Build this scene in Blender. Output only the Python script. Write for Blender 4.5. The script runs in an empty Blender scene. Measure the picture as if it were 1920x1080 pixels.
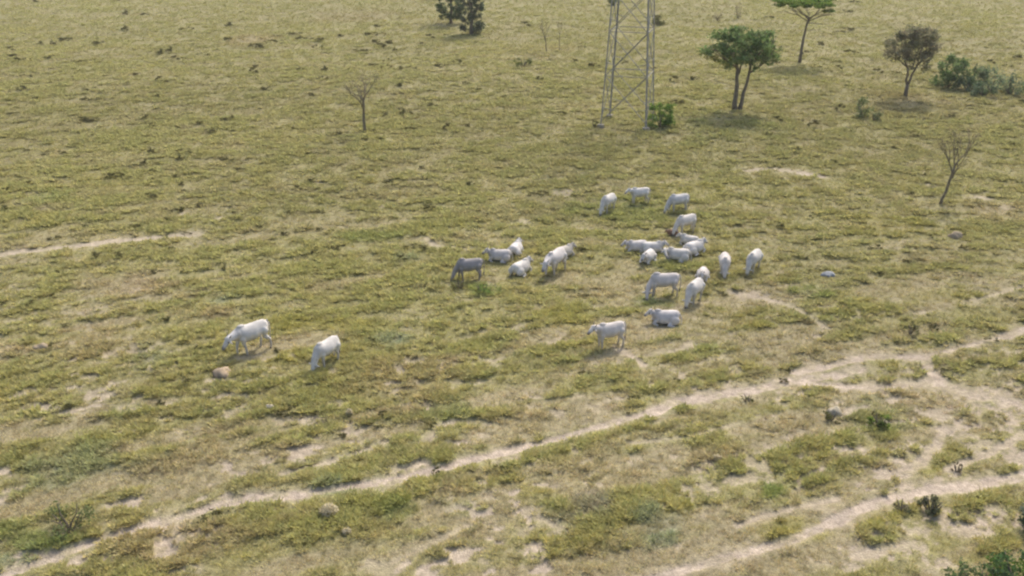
import bpy, bmesh, math, random
import numpy as np
from mathutils import Vector, Matrix

random.seed(7)
RNG = np.random.default_rng(11)
SC = bpy.context.scene
COL = SC.collection
R = math.radians

# ------------------------------------------------------------------ camera
CAM_H = 18.0
FPX = 1750.0                      # focal length in pixels of the 1920 px wide photograph
PITCH = math.atan2(757.0, FPX)    # below the horizontal
cam_d = bpy.data.cameras.new('camera')
cam_d.sensor_width = 36.0
cam_d.lens = 36.0 * FPX / 1920.0
cam_d.clip_start = 0.5
cam_d.clip_end = 9000.0
cam = bpy.data.objects.new('camera', cam_d)
cam.location = (0, 0, CAM_H)
cam.rotation_euler = (math.pi / 2 - PITCH, 0, 0)
COL.objects.link(cam)
SC.camera = cam
SC.cycles.pixel_filter_type = 'BLACKMAN_HARRIS'
SC.cycles.filter_width = 2.3

# ------------------------------------------------------------------ sky and sun
SUN_EL = 46.0
SHX, SHY = -0.36, -0.93           # the way shadows fall on the ground
world = bpy.data.worlds.new('World')
SC.world = world
world.use_nodes = True
wn = world.node_tree.nodes
sky = wn.new('ShaderNodeTexSky')
sky.sky_type = 'NISHITA'
sky.sun_disc = False
sky.sun_elevation = R(SUN_EL)
sky.sun_rotation = math.atan2(-SHX, -SHY)
sky.air_density = 1.0
sky.dust_density = 4.0
sky.ozone_density = 0.6
wn['Background'].inputs['Strength'].default_value = 0.15
world.node_tree.links.new(sky.outputs['Color'], wn['Background'].inputs['Color'])
sun_d = bpy.data.lights.new('sun', 'SUN')
sun_d.energy = 2.0
sun_d.angle = R(3.0)
sun_d.color = (1.0, 0.95, 0.86)
sun = bpy.data.objects.new('sun', sun_d)
ld = Vector((SHX, SHY, -math.tan(R(SUN_EL)) * math.hypot(SHX, SHY)))
sun.rotation_euler = ld.to_track_quat('-Z', 'Y').to_euler()
sun.location = (0, 60, 60)
COL.objects.link(sun)
SC.view_settings.view_transform = 'Standard'
SC.view_settings.look = 'None'
SC.view_settings.gamma = 1.0
SC.view_settings.use_curve_mapping = False
SC.view_settings.exposure = 0.79

# ------------------------------------------------------------------ noise
def _hash(ix, iy, seed):
    h = (ix.astype(np.int64) * 374761393 + iy.astype(np.int64) * 668265263 + seed * 1442695041) & 0xFFFFFFFF
    h = ((h ^ (h >> 13)) * 1274126177) & 0xFFFFFFFF
    return ((h ^ (h >> 16)) & 0xFFFFFF) / float(0xFFFFFF)

def vnoise(x, y, seed=0):
    ix, iy = np.floor(x), np.floor(y)
    fx, fy = x - ix, y - iy
    fx = fx * fx * fx * (fx * (fx * 6 - 15) + 10)
    fy = fy * fy * fy * (fy * (fy * 6 - 15) + 10)
    a, b = _hash(ix, iy, seed), _hash(ix + 1, iy, seed)
    c, d = _hash(ix, iy + 1, seed), _hash(ix + 1, iy + 1, seed)
    return (a * (1 - fx) + b * fx) * (1 - fy) + (c * (1 - fx) + d * fx) * fy

def fbm(x, y, octv=4, seed=0, gain=0.5):
    t, amp, tot = 0.0, 1.0, 0.0
    ca, sa = math.cos(0.6), math.sin(0.6)
    for k in range(octv):
        t = t + amp * vnoise(x, y, seed + 17 * k)
        tot += amp
        amp *= gain
        x, y = (x * ca - y * sa) * 2.03 + 3.1, (x * sa + y * ca) * 2.03 - 1.7
    return t / tot

def sstep(a, b, t):
    t = np.clip((t - a) / (b - a), 0, 1)
    return t * t * (3 - 2 * t)

# ------------------------------------------------------------------ photograph pixel -> place on the ground
def scale_at(py):                 # pixels per metre on the ground at that row
    return math.cos(PITCH) * (py + 217.0) / CAM_H

def flat(px, py):
    u, v = (px - 960.0) / FPX, (py - 540.0) / FPX
    d = CAM_H / (math.sin(PITCH) + v * math.cos(PITCH))
    return u * d, d * (math.cos(PITCH) - v * math.sin(PITCH))

# trails worn by the cattle: pixel polylines, half width in metres, strength
TRAILS = [
    ([(-60, 1112), (40, 1080), (130, 1045), (225, 1013), (310, 985)], 0.20, 1.0),
    ([(290, 992), (345, 980), (400, 960), (470, 944), (540, 940), (600, 930)], 0.28, 1.0),
    ([(590, 932), (660, 918), (740, 908)], 0.21, 1.0),
    ([(730, 910), (800, 893), (860, 876), (930, 857), (1000, 838)], 0.28, 1.0),
    ([(990, 842), (1070, 820), (1150, 800), (1235, 775)], 0.20, 1.0),
    ([(1220, 782), (1270, 760), (1330, 747), (1390, 736), (1440, 727)], 0.34, 1.0),
    ([(1430, 730), (1490, 712), (1560, 705), (1610, 692)], 0.34, 1.0),
    ([(1480, 716), (1560, 722), (1660, 724), (1720, 712)], 0.22, .95),
    ([(1490, 700), (1590, 678), (1660, 668), (1735, 670), (1742, 690), (1775, 715), (1815, 733)], 0.30, .95),
    ([(1660, 724), (1740, 712), (1790, 722), (1850, 742), (1905, 748)], 0.28, .9),
    ([(1735, 667), (1830, 642), (1880, 630)], 0.12, 0.8),
    ([(1880, 630), (1925, 618), (2010, 590)], 0.30, 0.9),
    ([(1180, 1108), (1270, 1080), (1380, 1050), (1470, 1025), (1560, 985)], 0.18, 0.95),
    ([(1550, 990), (1620, 955), (1690, 930), (1760, 915)], 0.24, 1.0),
    ([(1750, 915), (1830, 905), (1920, 887), (2010, 865)], 0.34, 1.0),
    ([(-80, 490), (0, 482), (60, 475), (140, 465), (200, 457), (260, 451), (330, 444), (365, 441)], 0.46, .80),
    ([(530, 896), (620, 870), (690, 847), (725, 833)], 0.13, 0.7),
    ([(690, 1080), (800, 1030), (880, 990)], 0.13, 0.4),
    ([(1380, 995), (1470, 962), (1570, 940)], 0.13, 0.6),
    ([(1690, 892), (1725, 865), (1752, 838), (1765, 812)], 0.22, 0.8),
    ([(1780, 875), (1850, 845), (1925, 806)], 0.22, 0.8),
    ([(1180, 838), (1290, 828), (1390, 795)], 0.12, 0.5),
    ([(1400, 318), (1440, 316), (1490, 322), (1540, 332)], 0.42, 0.9),
    ([(1370, 546), (1430, 560), (1480, 574), (1520, 596), (1550, 618)], 0.22, 0.7),
    ([(1800, 575), (1870, 555), (1930, 538)], 0.15, 0.5),
    ([(800, 445), (815, 458), (880, 464)], 0.22, 0.65),
    ([(1160, 660), (1190, 678), (1205, 690)], 0.22, 0.8),
    ([(1605, 1050), (1660, 1035), (1700, 1028)], 0.30, 0.7),
    ([(150, 590), (230, 570), (280, 560)], 0.15, 0.4),
    ([(1030, 1010), (1060, 1000), (1010, 975)], 0.13, 0.6),
]
# bare sandy blots: pixel, half width, half height (pixels), strength
BLOTS = [
    (1745, 352, 26, 8, .8), (1845, 378, 26, 8, .65), (1060, 357, 24, 8, .6), (985, 412, 24, 9, .45),
    (720, 388, 20, 9, .65), (632, 211, 9, 4, .7), (575, 792, 22, 14, .6), (525, 800, 30, 14, .4), (900, 720, 28, 10, .6),
    (1000, 745, 28, 12, .55), (1010, 765, 24, 10, .5), (930, 690, 30, 14, .35), (780, 680, 26, 10, .5), (745, 698, 26, 8, .4),
    (440, 775, 30, 18, .45), (1330, 925, 55, 22, .6), (1290, 940, 30, 14, .4), (1430, 880, 46, 26, .55), (1650, 893, 28, 12, .75),
    (1640, 1045, 55, 22, .8), (1740, 1040, 45, 22, .7), (1860, 968, 70, 22, .9), (1770, 965, 50, 22, .7), (1820, 1000, 60, 14, .5),
    (1895, 770, 40, 40, .75), (1880, 735, 40, 22, .5), (1900, 850, 40, 16, .7), (1470, 822, 20, 12, .5), (1680, 838, 40, 10, .5),
    (1785, 800, 30, 14, .55), (780, 873, 24, 7, .8), (700, 850, 10, 6, .5), (350, 1015, 70, 24, .45), (300, 1035, 40, 20, .5),
    (1180, 870, 18, 8, .75), (1150, 830, 20, 6, .4), (1020, 1000, 20, 16, .55), (1330, 885, 26, 12, .5), (455, 640, 20, 8, .3),
    (195, 637, 30, 10, .45), (620, 700, 20, 8, .45), (545, 673, 22, 8, .45), (1730, 590, 16, 8, .5), (1530, 632, 22, 7, .6), (1420, 556, 40, 10, .6), (1480, 590, 40, 10, .5), (1560, 600, 30, 8, .5), (1500, 540, 40, 8, .35), (1830, 760, 50, 14, .7), (1870, 690, 40, 10, .45), (1760, 770, 30, 10, .5), (1730, 840, 30, 14, .7), (1840, 830, 50, 12, .6), (1720, 1000, 40, 14, .6), (1600, 1070, 40, 12, .6), (1450, 845, 40, 10, .4), (1380, 905, 50, 14, .6), (1275, 862, 30, 10, .5), (1000, 960, 26, 8, .45), (1115, 915, 24, 8, .45), (860, 720, 40, 8, .4), (1080, 745, 30, 8, .45), (1160, 755, 26, 6, .5), (1250, 700, 30, 6, .35), (640, 760, 26, 10, .4), (700, 775, 16, 8, .5),
    (1245, 338, 20, 5, .4), (55, 367, 16, 6, .55), (590, 345, 16, 6, .5), (410, 412, 20, 6, .5), (340, 402, 20, 6, .5),
    (1885, 395, 34, 12, .4), (1820, 375, 60, 14, .3), (1130, 810, 14, 6, .4), (1060, 780, 40, 10, .4), (680, 1065, 40, 12, .45),
    (1560, 700, 120, 30, .35), (1660, 690, 110, 30, .35), (1790, 730, 90, 22, .35), (500, 960, 90, 14, .3), (1540, 1060, 60, 20, .3),
    (1010, 1040, 60, 22, .35), (905, 1060, 30, 14, .4), (20, 930, 14, 8, .6), (1230, 790, 20, 10, .4),
]
# patches of other ground cover: pixel, half sizes, colour name, strength
PATCHES = [
    (130, 895, 80, 34, 'blue', .5), (745, 640, 34, 14, 'blue', .8), (412, 566, 26, 9, 'blue', .6), (1232, 1000, 40, 32, 'blue', .8),
    (65, 1025, 75, 28, 'lush', .9), (20, 1060, 60, 20, 'blue', .7), (1447, 925, 24, 20, 'lush', 1.), (1225, 565, 40, 16, 'lush', .8),
    (905, 545, 34, 16, 'lush', .7), (290, 675, 30, 26, 'blue', .35), (620, 925, 40, 14, 'blue', .6), (1345, 235, 90, 26, 'lush', .25),
    (770, 482, 24, 7, 'blue', .55), (1525, 548, 34, 16, 'lush', .7), (1110, 950, 34, 20, 'grey', .6), (1060, 975, 30, 10, 'grey', .4),
    (260, 540, 60, 22, 'brown', .5), (410, 590, 30, 12, 'brown', .5), (470, 75, 40, 8, 'brown', .45), (185, 640, 90, 40, 'brown', .4),
    (240, 775, 44, 14, 'lush', .35), (840, 775, 40, 22, 'lush', .6), (745, 965, 36, 18, 'lush', .6), (870, 960, 34, 16, 'lush', .5),
    (520, 680, 40, 18, 'yellow', .6), (590, 610, 70, 14, 'yellow', .6), (1000, 930, 50, 22, 'yellow', .6), (1030, 950, 30, 16, 'lush', .4),
    (1640, 780, 50, 30, 'lush', .5), (1500, 1000, 70, 22, 'yellow', .7), (1650, 970, 50, 18, 'yellow', .7), (1770, 880, 50, 14, 'yellow', .7),
    (1180, 390, 90, 22, 'lush', .5), (700, 445, 60, 10, 'lush', .5), (1250, 490, 50, 20, 'lush', .4), (660, 30, 60, 10, 'brown', .3),
    (1650, 420, 100, 24, 'yellow', .35), (1700, 190, 90, 18, 'brown', .25), (1870, 400, 60, 20, 'brown', .35), (760, 720, 90, 40, 'brown', .4),
    (340, 1030, 120, 40, 'brown', .5), (1000, 100, 60, 12, 'brown', .2), (1290, 355, 60, 10, 'yellow', .4), (85, 375, 30, 10, 'lush', .5),
    (1060, 600, 60, 22, 'yellow', .4), (1380, 600, 60, 22, 'yellow', .4), (1300, 650, 60, 22, 'lush', .25), (1740, 560, 90, 20, 'yellow', .4),
]
PCOL = {'blue': (.190, .210, .125), 'lush': (.165, .190, .060), 'brown': (.255, .195, .120), 'yellow': (.225, .205, .055), 'grey': (.215, .195, .155)}

def _ell(px, py, hw, hh):
    x, y = flat(px, py)
    x2, y2 = flat(px, py - hh)
    x3, y3 = flat(px, py + hh)
    return x, y, hw / scale_at(py), max(0.15, (y2 - y3) / 2)

TR_W = [(np.array([flat(*p) for p in pl]), hw * .80, st) for pl, hw, st in TRAILS]
BL_W = [_ell(b[0], b[1], b[2] * (1.1 if b[0] > 1400 and b[1] > 700 else .85), b[3] * (1.1 if b[0] > 1400 and b[1] > 700 else .85)) + (b[4],) for b in BLOTS]
PA_W = [_ell(*p[:4]) + (np.array(PCOL[p[4]]), p[5]) for p in PATCHES]
d0, d1 = flat(40, 1080), flat(1440, 722)
TANG = math.atan2(d1[1] - d0[1], d1[0] - d0[0])      # the way most trails run

def dirt_mask(x, y):
    wob = (fbm(x * 1.3, y * 1.3, 3, 5) - .5)
    wob2 = (fbm(x * 4.2, y * 4.2, 3, 9, .65) - .5)
    brk = fbm(x * 1.9, y * 2.6, 4, 13, .6)
    m = np.zeros_like(x)
    for pl, hw, st in TR_W:
        lo, hi = pl.min(0) - 2.5, pl.max(0) + 2.5
        sel = (x > lo[0]) & (x < hi[0]) & (y > lo[1]) & (y < hi[1])
        if not sel.any():
            continue
        xs, ys = x[sel], y[sel]
        best = np.full(xs.shape, 9.0)
        for (ax, ay), (bx, by) in zip(pl[:-1], pl[1:]):
            dx, dy = bx - ax, by - ay
            t = np.clip(((xs - ax) * dx + (ys - ay) * dy) / (dx * dx + dy * dy), 0, 1)
            best = np.minimum(best, np.hypot(xs - ax - t * dx, ys - ay - t * dy))
        edge = hw * (1 + 1.0 * wob[sel] + .9 * wob2[sel])
        k = st * (1 - sstep(edge * .75, edge * 1.25 + .05, best + wob2[sel] * .26))
        k = k * (.62 + .38 * sstep(.36, .50, brk[sel]))
        k = np.maximum(k, st * .35 * (1 - sstep(hw, hw * 3 + .3, best)) * sstep(.42, .62, .5 + wob[sel] + .4 * wob2[sel]))
        m[sel] = np.maximum(m[sel], k)
    for bx, by, rx, ry, st in BL_W:
        sel = (np.abs(x - bx) < rx * 2) & (np.abs(y - by) < ry * 2)
        if not sel.any():
            continue
        r = np.hypot((x[sel] - bx) / rx, (y[sel] - by) / ry)
        k = st * sstep(.42, .66, (1 - r) * .55 + .24 + wob[sel] * .8 + wob2[sel] * 1.6)
        m[sel] = np.maximum(m[sel], k * (r < 1.9))
    return np.clip(m, 0, 1)

def ground_fields(x, y):
    """albedo (n,3), dirt (n), tallness of the grass (n)"""
    ca, sa = math.cos(TANG), math.sin(TANG)
    a, b = x * ca + y * sa, -x * sa + y * ca
    near = 1 - sstep(30, 60, y)
    stretch = 1 + 1.6 * near
    n_big = fbm(x / 14, y / 14, 3, 21)
    n_mid = fbm(a / (3.2 * stretch), b / 2.4, 4, 33, .55)
    n_cl = fbm(a / (1.0 * (1 + .5 * near)), b / .8, 3, 41, .6)
    n_dry = fbm(a / (2.6 * stretch), b / 2.0, 4, 57, .6)
    n_fine = fbm(x / .32, y / .32, 2, 63)
    straw = np.array((.255, .232, .108))
    olive = np.array((.218, .212, .078))
    yel = np.array((.246, .222, .088))
    tan = np.array((.290, .245, .150))
    grn = sstep(.33, .72, n_mid * .36 + n_cl * .58 + n_big * .20 - .05)
    grn = grn * (.90 + .10 * near)
    c = straw[None, :] * np.ones((x.size, 3))
    c = c + (olive - c) * (grn * .85)[:, None]
    c = c + (yel - c) * (sstep(.55, .72, fbm(x / 1.7, y / 1.7, 3, 77)) * .55)[:, None]
    dry = sstep(.50, .66, n_dry) * (.40 + .6 * near)
    c = c + (tan - c) * (dry * .8)[:, None]
    tall = np.clip(grn * 1.1 - dry * .8 + (n_cl - .5) * .9 + .15, 0, 1)
    for px, py, rx, ry, pc, st in PA_W:
        sel = (np.abs(x - px) < rx * 2.2) & (np.abs(y - py) < ry * 2.2)
        if sel.any():
            r = np.hypot((x[sel] - px) / rx, (y[sel] - py) / ry)
            k = st * sstep(.15, .75, 1.05 - .6 * r + (n_cl[sel] - .5) * 1.0 + (n_mid[sel] - .5) * .6)
            c[sel] = c[sel] + (pc - c[sel]) * k[:, None]
            if pc[1] > pc[0]:
                tall[sel] = np.clip(tall[sel] + .4 * k, 0, 1)
            else:
                tall[sel] = np.clip(tall[sel] - .15 * k, 0, 1)
    d = dirt_mask(x, y)
    ruts = sstep(.52, .68, fbm(a / 7, b / .62, 3, 111, .5)) * near * (.35 + .65 * sstep(-2, 6, x))
    c = c + (tan - c) * (ruts * .55)[:, None]
    tall = tall * (1 - .6 * ruts)
    flecks = sstep(.60, .72, fbm(a / .75, b / .45, 3, 119, .6)) * sstep(.42, .60, fbm(x / 3.5, y / 3.5, 2, 121)) * (1 - sstep(24, 48, y))
    d = np.maximum(d, flecks * .85)
    # small bald spots all over
    bald = sstep(.70, .80, fbm(a / 1.1, b / .9, 3, 91, .6)) * (.20 + .35 * near)
    d = np.maximum(d, bald * .6)
    soil = np.array((.375, .308, .240))[None, :] * (.66 + .62 * fbm(x / .55, y / .4, 4, 97, .6))[:, None]
    c = c * (.84 + .32 * n_fine)[:, None] * (.90 + .2 * n_big)[:, None]
    c = c + (soil - c) * d[:, None]
    tall = np.clip(tall * (1 - 1.4 * d), 0, 1)
    return c, d, tall

def height(x, y, d=None, tall=None):
    x, y = np.atleast_1d(np.asarray(x, float)), np.atleast_1d(np.asarray(y, float))
    if d is None:
        _, d, tall = ground_fields(x, y)
    far = sstep(300, 900, np.hypot(x, y))
    z = (fbm(x / 26, y / 26, 2, 3) - .5) * .7
    z = z + (fbm(x / 5, y / 5, 3, 4) - .5) * .22
    z = z + tall * (.03 + .09 * fbm(x / .75, y / .75, 2, 6)) + (fbm(x / .45, y / .45, 2, 8) - .5) * .05
    z = z - d * .04
    return z * (1 - far)

def G(px, py):
    """the place where the ray through a photograph pixel meets the ground"""
    u, v = (px - 960.0) / FPX, (py - 540.0) / FPX
    z = 0.0
    for _ in range(4):
        dd = (CAM_H - z) / (math.sin(PITCH) + v * math.cos(PITCH))
        X, Y = u * dd, dd * (math.cos(PITCH) - v * math.sin(PITCH))
        z = float(height(X, Y)[0])
    return Vector((X, Y, z))

def on_ground(x, y):
    return Vector((x, y, float(height(x, y)[0])))

# ------------------------------------------------------------------ materials
def mat(name):
    m = bpy.data.materials.new(name)
    m.use_nodes = True
    nt = m.node_tree
    return m, nt, nt.nodes['Principled BSDF'], nt.nodes['Material Output']

def set_in(b, **k):
    for n, v in k.items():
        b.inputs[n.replace('_', ' ')].default_value = v

def noise_mul(nt, src, scale, lo, hi, detail=4):
    """multiply a colour by fine noise between lo and hi"""
    tc = nt.nodes.new('ShaderNodeTexCoord')
    n = nt.nodes.new('ShaderNodeTexNoise')
    n.inputs['Scale'].default_value = scale
    n.inputs['Detail'].default_value = detail
    nt.links.new(tc.outputs['Object'], n.inputs['Vector'])
    r = nt.nodes.new('ShaderNodeMapRange')
    r.inputs['From Min'].default_value = .3
    r.inputs['From Max'].default_value = .7
    r.inputs['To Min'].default_value = lo
    r.inputs['To Max'].default_value = hi
    nt.links.new(n.outputs['Fac'], r.inputs['Value'])
    mx = nt.nodes.new('ShaderNodeMix')
    mx.data_type = 'RGBA'
    mx.blend_type = 'MULTIPLY'
    mx.inputs['Factor'].default_value = 1
    nt.links.new(src, mx.inputs['A'])
    nt.links.new(r.outputs['Result'], mx.inputs['B'])
    return mx.outputs['Result'], n.outputs['Fac']

def bump(nt, fac, bsdf, strength, dist):
    b = nt.nodes.new('ShaderNodeBump')
    b.inputs['Strength'].default_value = strength
    b.inputs['Distance'].default_value = dist
    nt.links.new(fac, b.inputs['Height'])
    nt.links.new(b.outputs['Normal'], bsdf.inputs['Normal'])

def attr(nt, name='col'):
    a = nt.nodes.new('ShaderNodeAttribute')
    a.attribute_name = name
    return a.outputs['Color']

def m_ground():
    m, nt, b, o = mat('pasture_ground')
    c, f = noise_mul(nt, attr(nt), 5.0, .78, 1.22, 6)
    c2, f2 = noise_mul(nt, c, 17.0, .80, 1.20, 4)
    nt.links.new(c2, b.inputs['Base Color'])
    set_in(b, Roughness=.95)
    b.inputs['Specular IOR Level'].default_value = .1
    bump(nt, f2, b, .8, .05)
    return m

def m_leafy(name, trans=.35):
    m, nt, b, o = mat(name)
    nt.nodes.remove(b)
    df = nt.nodes.new('ShaderNodeBsdfDiffuse')
    tr = nt.nodes.new('ShaderNodeBsdfTranslucent')
    mx = nt.nodes.new('ShaderNodeMixShader')
    mx.inputs['Fac'].default_value = trans
    c, f = noise_mul(nt, attr(nt), 3.0, .85, 1.15, 2)
    nt.links.new(c, df.inputs['Color'])
    nt.links.new(c, tr.inputs['Color'])
    nt.links.new(df.outputs[0], mx.inputs[1])
    nt.links.new(tr.outputs[0], mx.inputs[2])
    nt.links.new(mx.outputs[0], o.inputs['Surface'])
    return m

def m_plain(name, rgb, rough=.8, scale=8, lo=.75, hi=1.2, bmp=.4, dist=.02, metal=0.0):
    m, nt, b, o = mat(name)
    rn = nt.nodes.new('ShaderNodeRGB')
    rn.outputs[0].default_value = (*rgb, 1)
    c, f = noise_mul(nt, rn.outputs[0], scale, lo, hi)
    nt.links.new(c, b.inputs['Base Color'])
    set_in(b, Roughness=rough, Metallic=metal)
    bump(nt, f, b, bmp, dist)
    return m

def m_hide():
    m, nt, b, o = mat('cattle_hide')
    oi = nt.nodes.new('ShaderNodeObjectInfo')
    mx = nt.nodes.new('ShaderNodeMix')
    mx.data_type = 'RGBA'
    mx.blend_type = 'MULTIPLY'
    mx.inputs['Factor'].default_value = 1
    nt.links.new(attr(nt), mx.inputs['A'])
    nt.links.new(oi.outputs['Color'], mx.inputs['B'])
    c, f = noise_mul(nt, mx.outputs['Result'], 2.2, .68, 1.14, 6)
    nt.links.new(c, b.inputs['Base Color'])
    set_in(b, Roughness=.7)
    b.inputs['Specular IOR Level'].default_value = .25
    bump(nt, f, b, .3, .02)
    return m

M_GROUND = m_ground()
M_GRASS = m_leafy('grass_blades', .45)
M_LEAF = m_leafy('leaves', .45)
M_BARK = m_plain('bark', (.150, .122, .085), .9, 9, .6, 1.35, .8, .05)
M_DEADWOOD = m_plain('dry_wood', (.165, .135, .085), .9, 9, .6, 1.35, .8, .05)
M_STEEL = m_plain('galvanised_steel', (.27, .26, .24), .75, 3, .75, 1.2, .1, .01, .1)
M_CONC = m_plain('concrete', (.24, .215, .16), .9, 6, .8, 1.15, .4, .02)
M_HIDE = m_hide()
M_HORN = m_plain('horn', (.10, .09, .085), .5, 10, .8, 1.2, .1, .005)
M_EARTH = m_plain('mound_earth', (.285, .215, .14), .95, 4, .7, 1.25, .9, .06)
M_TANEARTH = m_plain('tan_earth', (.330, .255, .165), .95, 4, .7, 1.25, .9, .06)
M_ROCK = m_plain('blue_grey_rock', (.25, .26, .265), .85, 4, .7, 1.25, .7, .05)
M_PALE = m_plain('pale_rock', (.36, .31, .22), .9, 5, .75, 1.2, .8, .05)

# ------------------------------------------------------------------ helpers
def mesh_np(name, verts, faces, colours=None, smooth=False):
    """faces: (n,k) array or list of such arrays"""
    if not isinstance(faces, list):
        faces = [faces]
    me = bpy.data.meshes.new(name)
    me.vertices.add(len(verts))
    me.vertices.foreach_set('co', np.asarray(verts, np.float32).ravel())
    loops = np.concatenate([f.ravel() for f in faces]).astype(np.int32)
    sizes = np.concatenate([np.full(len(f), f.shape[1]) for f in faces])
    starts = np.concatenate([[0], np.cumsum(sizes)[:-1]]).astype(np.int32)
    me.loops.add(len(loops))
    me.loops.foreach_set('vertex_index', loops)
    me.polygons.add(len(sizes))
    me.polygons.foreach_set('loop_start', starts)
    if smooth:
        me.polygons.foreach_set('use_smooth', np.ones(len(sizes), bool))
    me.update(calc_edges=True)
    if colours is not None:
        a = me.attributes.new('col', 'FLOAT_COLOR', 'POINT')
        c4 = np.ones((len(verts), 4), np.float32)
        c4[:, :3] = colours
        a.data.foreach_set('color', c4.ravel())
    return me

def link(name, me, m=None, parent=None, loc=None):
    o = bpy.data.objects.new(name, me)
    if m is not None and me is not None and not me.materials:
        me.materials.append(m)
    COL.objects.link(o)
    if parent is not None:
        o.parent = parent
    if loc is not None:
        o.location = loc
    return o

def tag(o, label=None, cat=None, group=None, kind=None):
    for k, v in (('label', label), ('category', cat), ('group', group), ('kind', kind)):
        if v:
            o[k] = v
    return o

def thing(name, label, cat, loc, rz=0, group=None, s=1.0):
    o = bpy.data.objects.new(name, None)
    o.empty_display_size = .3
    COL.objects.link(o)
    o.location = loc
    o.rotation_euler = (0, 0, rz)
    o.scale = (s, s, s)
    return tag(o, label, cat, group)

def dup(root, loc, rz, s, label, group=None, color=None):
    r = root.copy()
    COL.objects.link(r)
    r.location = loc
    r.rotation_euler = (0, 0, rz)
    r.scale = (s, s, s) if not hasattr(s, '__len__') else s
    r['label'] = label
    if group:
        r['group'] = group
    for ch in root.children:
        c = ch.copy()
        COL.objects.link(c)
        c.parent = r
        if color:
            c.color = color
    return r

def tube_geo(pts, rad, n=7, V=None, F=None):
    """a tapering tube along pts appended to lists V, F"""
    pts = [Vector(p) for p in pts]
    base = len(V)
    up = Vector((.31, .17, .93)).normalized()
    for i, p in enumerate(pts):
        t = (pts[min(i + 1, len(pts) - 1)] - pts[max(i - 1, 0)]).normalized()
        a = t.cross(up)
        if a.length < 1e-3:
            a = t.cross(Vector((1, 0, 0)))
        a.normalize()
        b = t.cross(a).normalized()
        for k in range(n):
            an = 2 * math.pi * k / n
            V.append(tuple(p + (a * math.cos(an) + b * math.sin(an)) * rad[i]))
    for i in range(len(pts) - 1):
        for k in range(n):
            k2 = (k + 1) % n
            F.append((base + i * n + k, base + i * n + k2, base + (i + 1) * n + k2, base + (i + 1) * n + k))
    F.append(tuple(base + k for k in reversed(range(n))))
    F.append(tuple(base + (len(pts) - 1) * n + k for k in range(n)))

def tubes_mesh(name, tubes, n=7, smooth=True):
    V, F = [], []
    for pts, rad in tubes:
        tube_geo(pts, rad, n, V, F)
    me = bpy.data.meshes.new(name)
    me.from_pydata(V, [], F)
    if smooth:
        me.polygons.foreach_set('use_smooth', np.ones(len(me.polygons), bool))
    me.update()
    return me

def leaves_mesh(name, centres, size, colours, flat_bias=.35, aspect=.55):
    """leaf-sized quads at the centres, randomly turned"""
    n = len(centres)
    nrm = RNG.normal(size=(n, 3))
    nrm[:, 2] = np.abs(nrm[:, 2]) + flat_bias
    nrm /= np.linalg.norm(nrm, axis=1)[:, None]
    ax = np.cross(nrm, RNG.normal(size=(n, 3)))
    ax /= np.linalg.norm(ax, axis=1)[:, None]
    bx = np.cross(nrm, ax)
    sz = (size * RNG.uniform(.6, 1.4, n))[:, None] if np.isscalar(size) else (size * RNG.uniform(.7, 1.3, n))[:, None]
    V = np.stack([centres - ax * sz, centres + bx * sz * aspect, centres + ax * sz, centres - bx * sz * aspect], 1).reshape(-1, 3)
    F = np.arange(4 * n).reshape(n, 4)
    return mesh_np(name, V, F, np.repeat(colours, 4, 0))

# ------------------------------------------------------------------ ground: one sheet out to the horizon
def build_ground():
    ys = [-700, -300, -120, -50, -20, -8, 0, 6, 10]
    y = 13.0
    while y < 210:
        ys.append(y)
        y *= 1.0045
    while y < 4500:
        ys.append(y)
        y *= 1.12
    ys = np.array(ys)
    inner = np.linspace(-1.0, 1.0, 760)
    outer = np.array([1.03, 1.08, 1.16, 1.3, 1.6, 2.2, 3.5, 6, 12, 25])
    us = np.concatenate([-outer[::-1], inner, outer])
    w = np.where(ys > 13, ys * .60 + 6.0, 13.8)
    X = (us[None, :] * w[:, None])
    Y = np.repeat(ys[:, None], len(us), 1)
    x, y = X.ravel(), Y.ravel()
    c, d, t = ground_fields(x, y)
    z = height(x, y, d, t)
    nr, nc = X.shape
    i = (np.arange(nr - 1)[:, None] * nc + np.arange(nc - 1)[None, :]).ravel()
    F = np.stack([i, i + 1, i + nc + 1, i + nc], 1)
    c = c * (.86 + .14 * d)[:, None]          # bare thatch between the blades is duller than the blades
    me = mesh_np('pasture_ground', np.stack([x, y, z], 1), F, c, True)
    o = link('pasture_ground', me, M_GROUND)
    tag(o, kind='structure')
build_ground()

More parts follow.
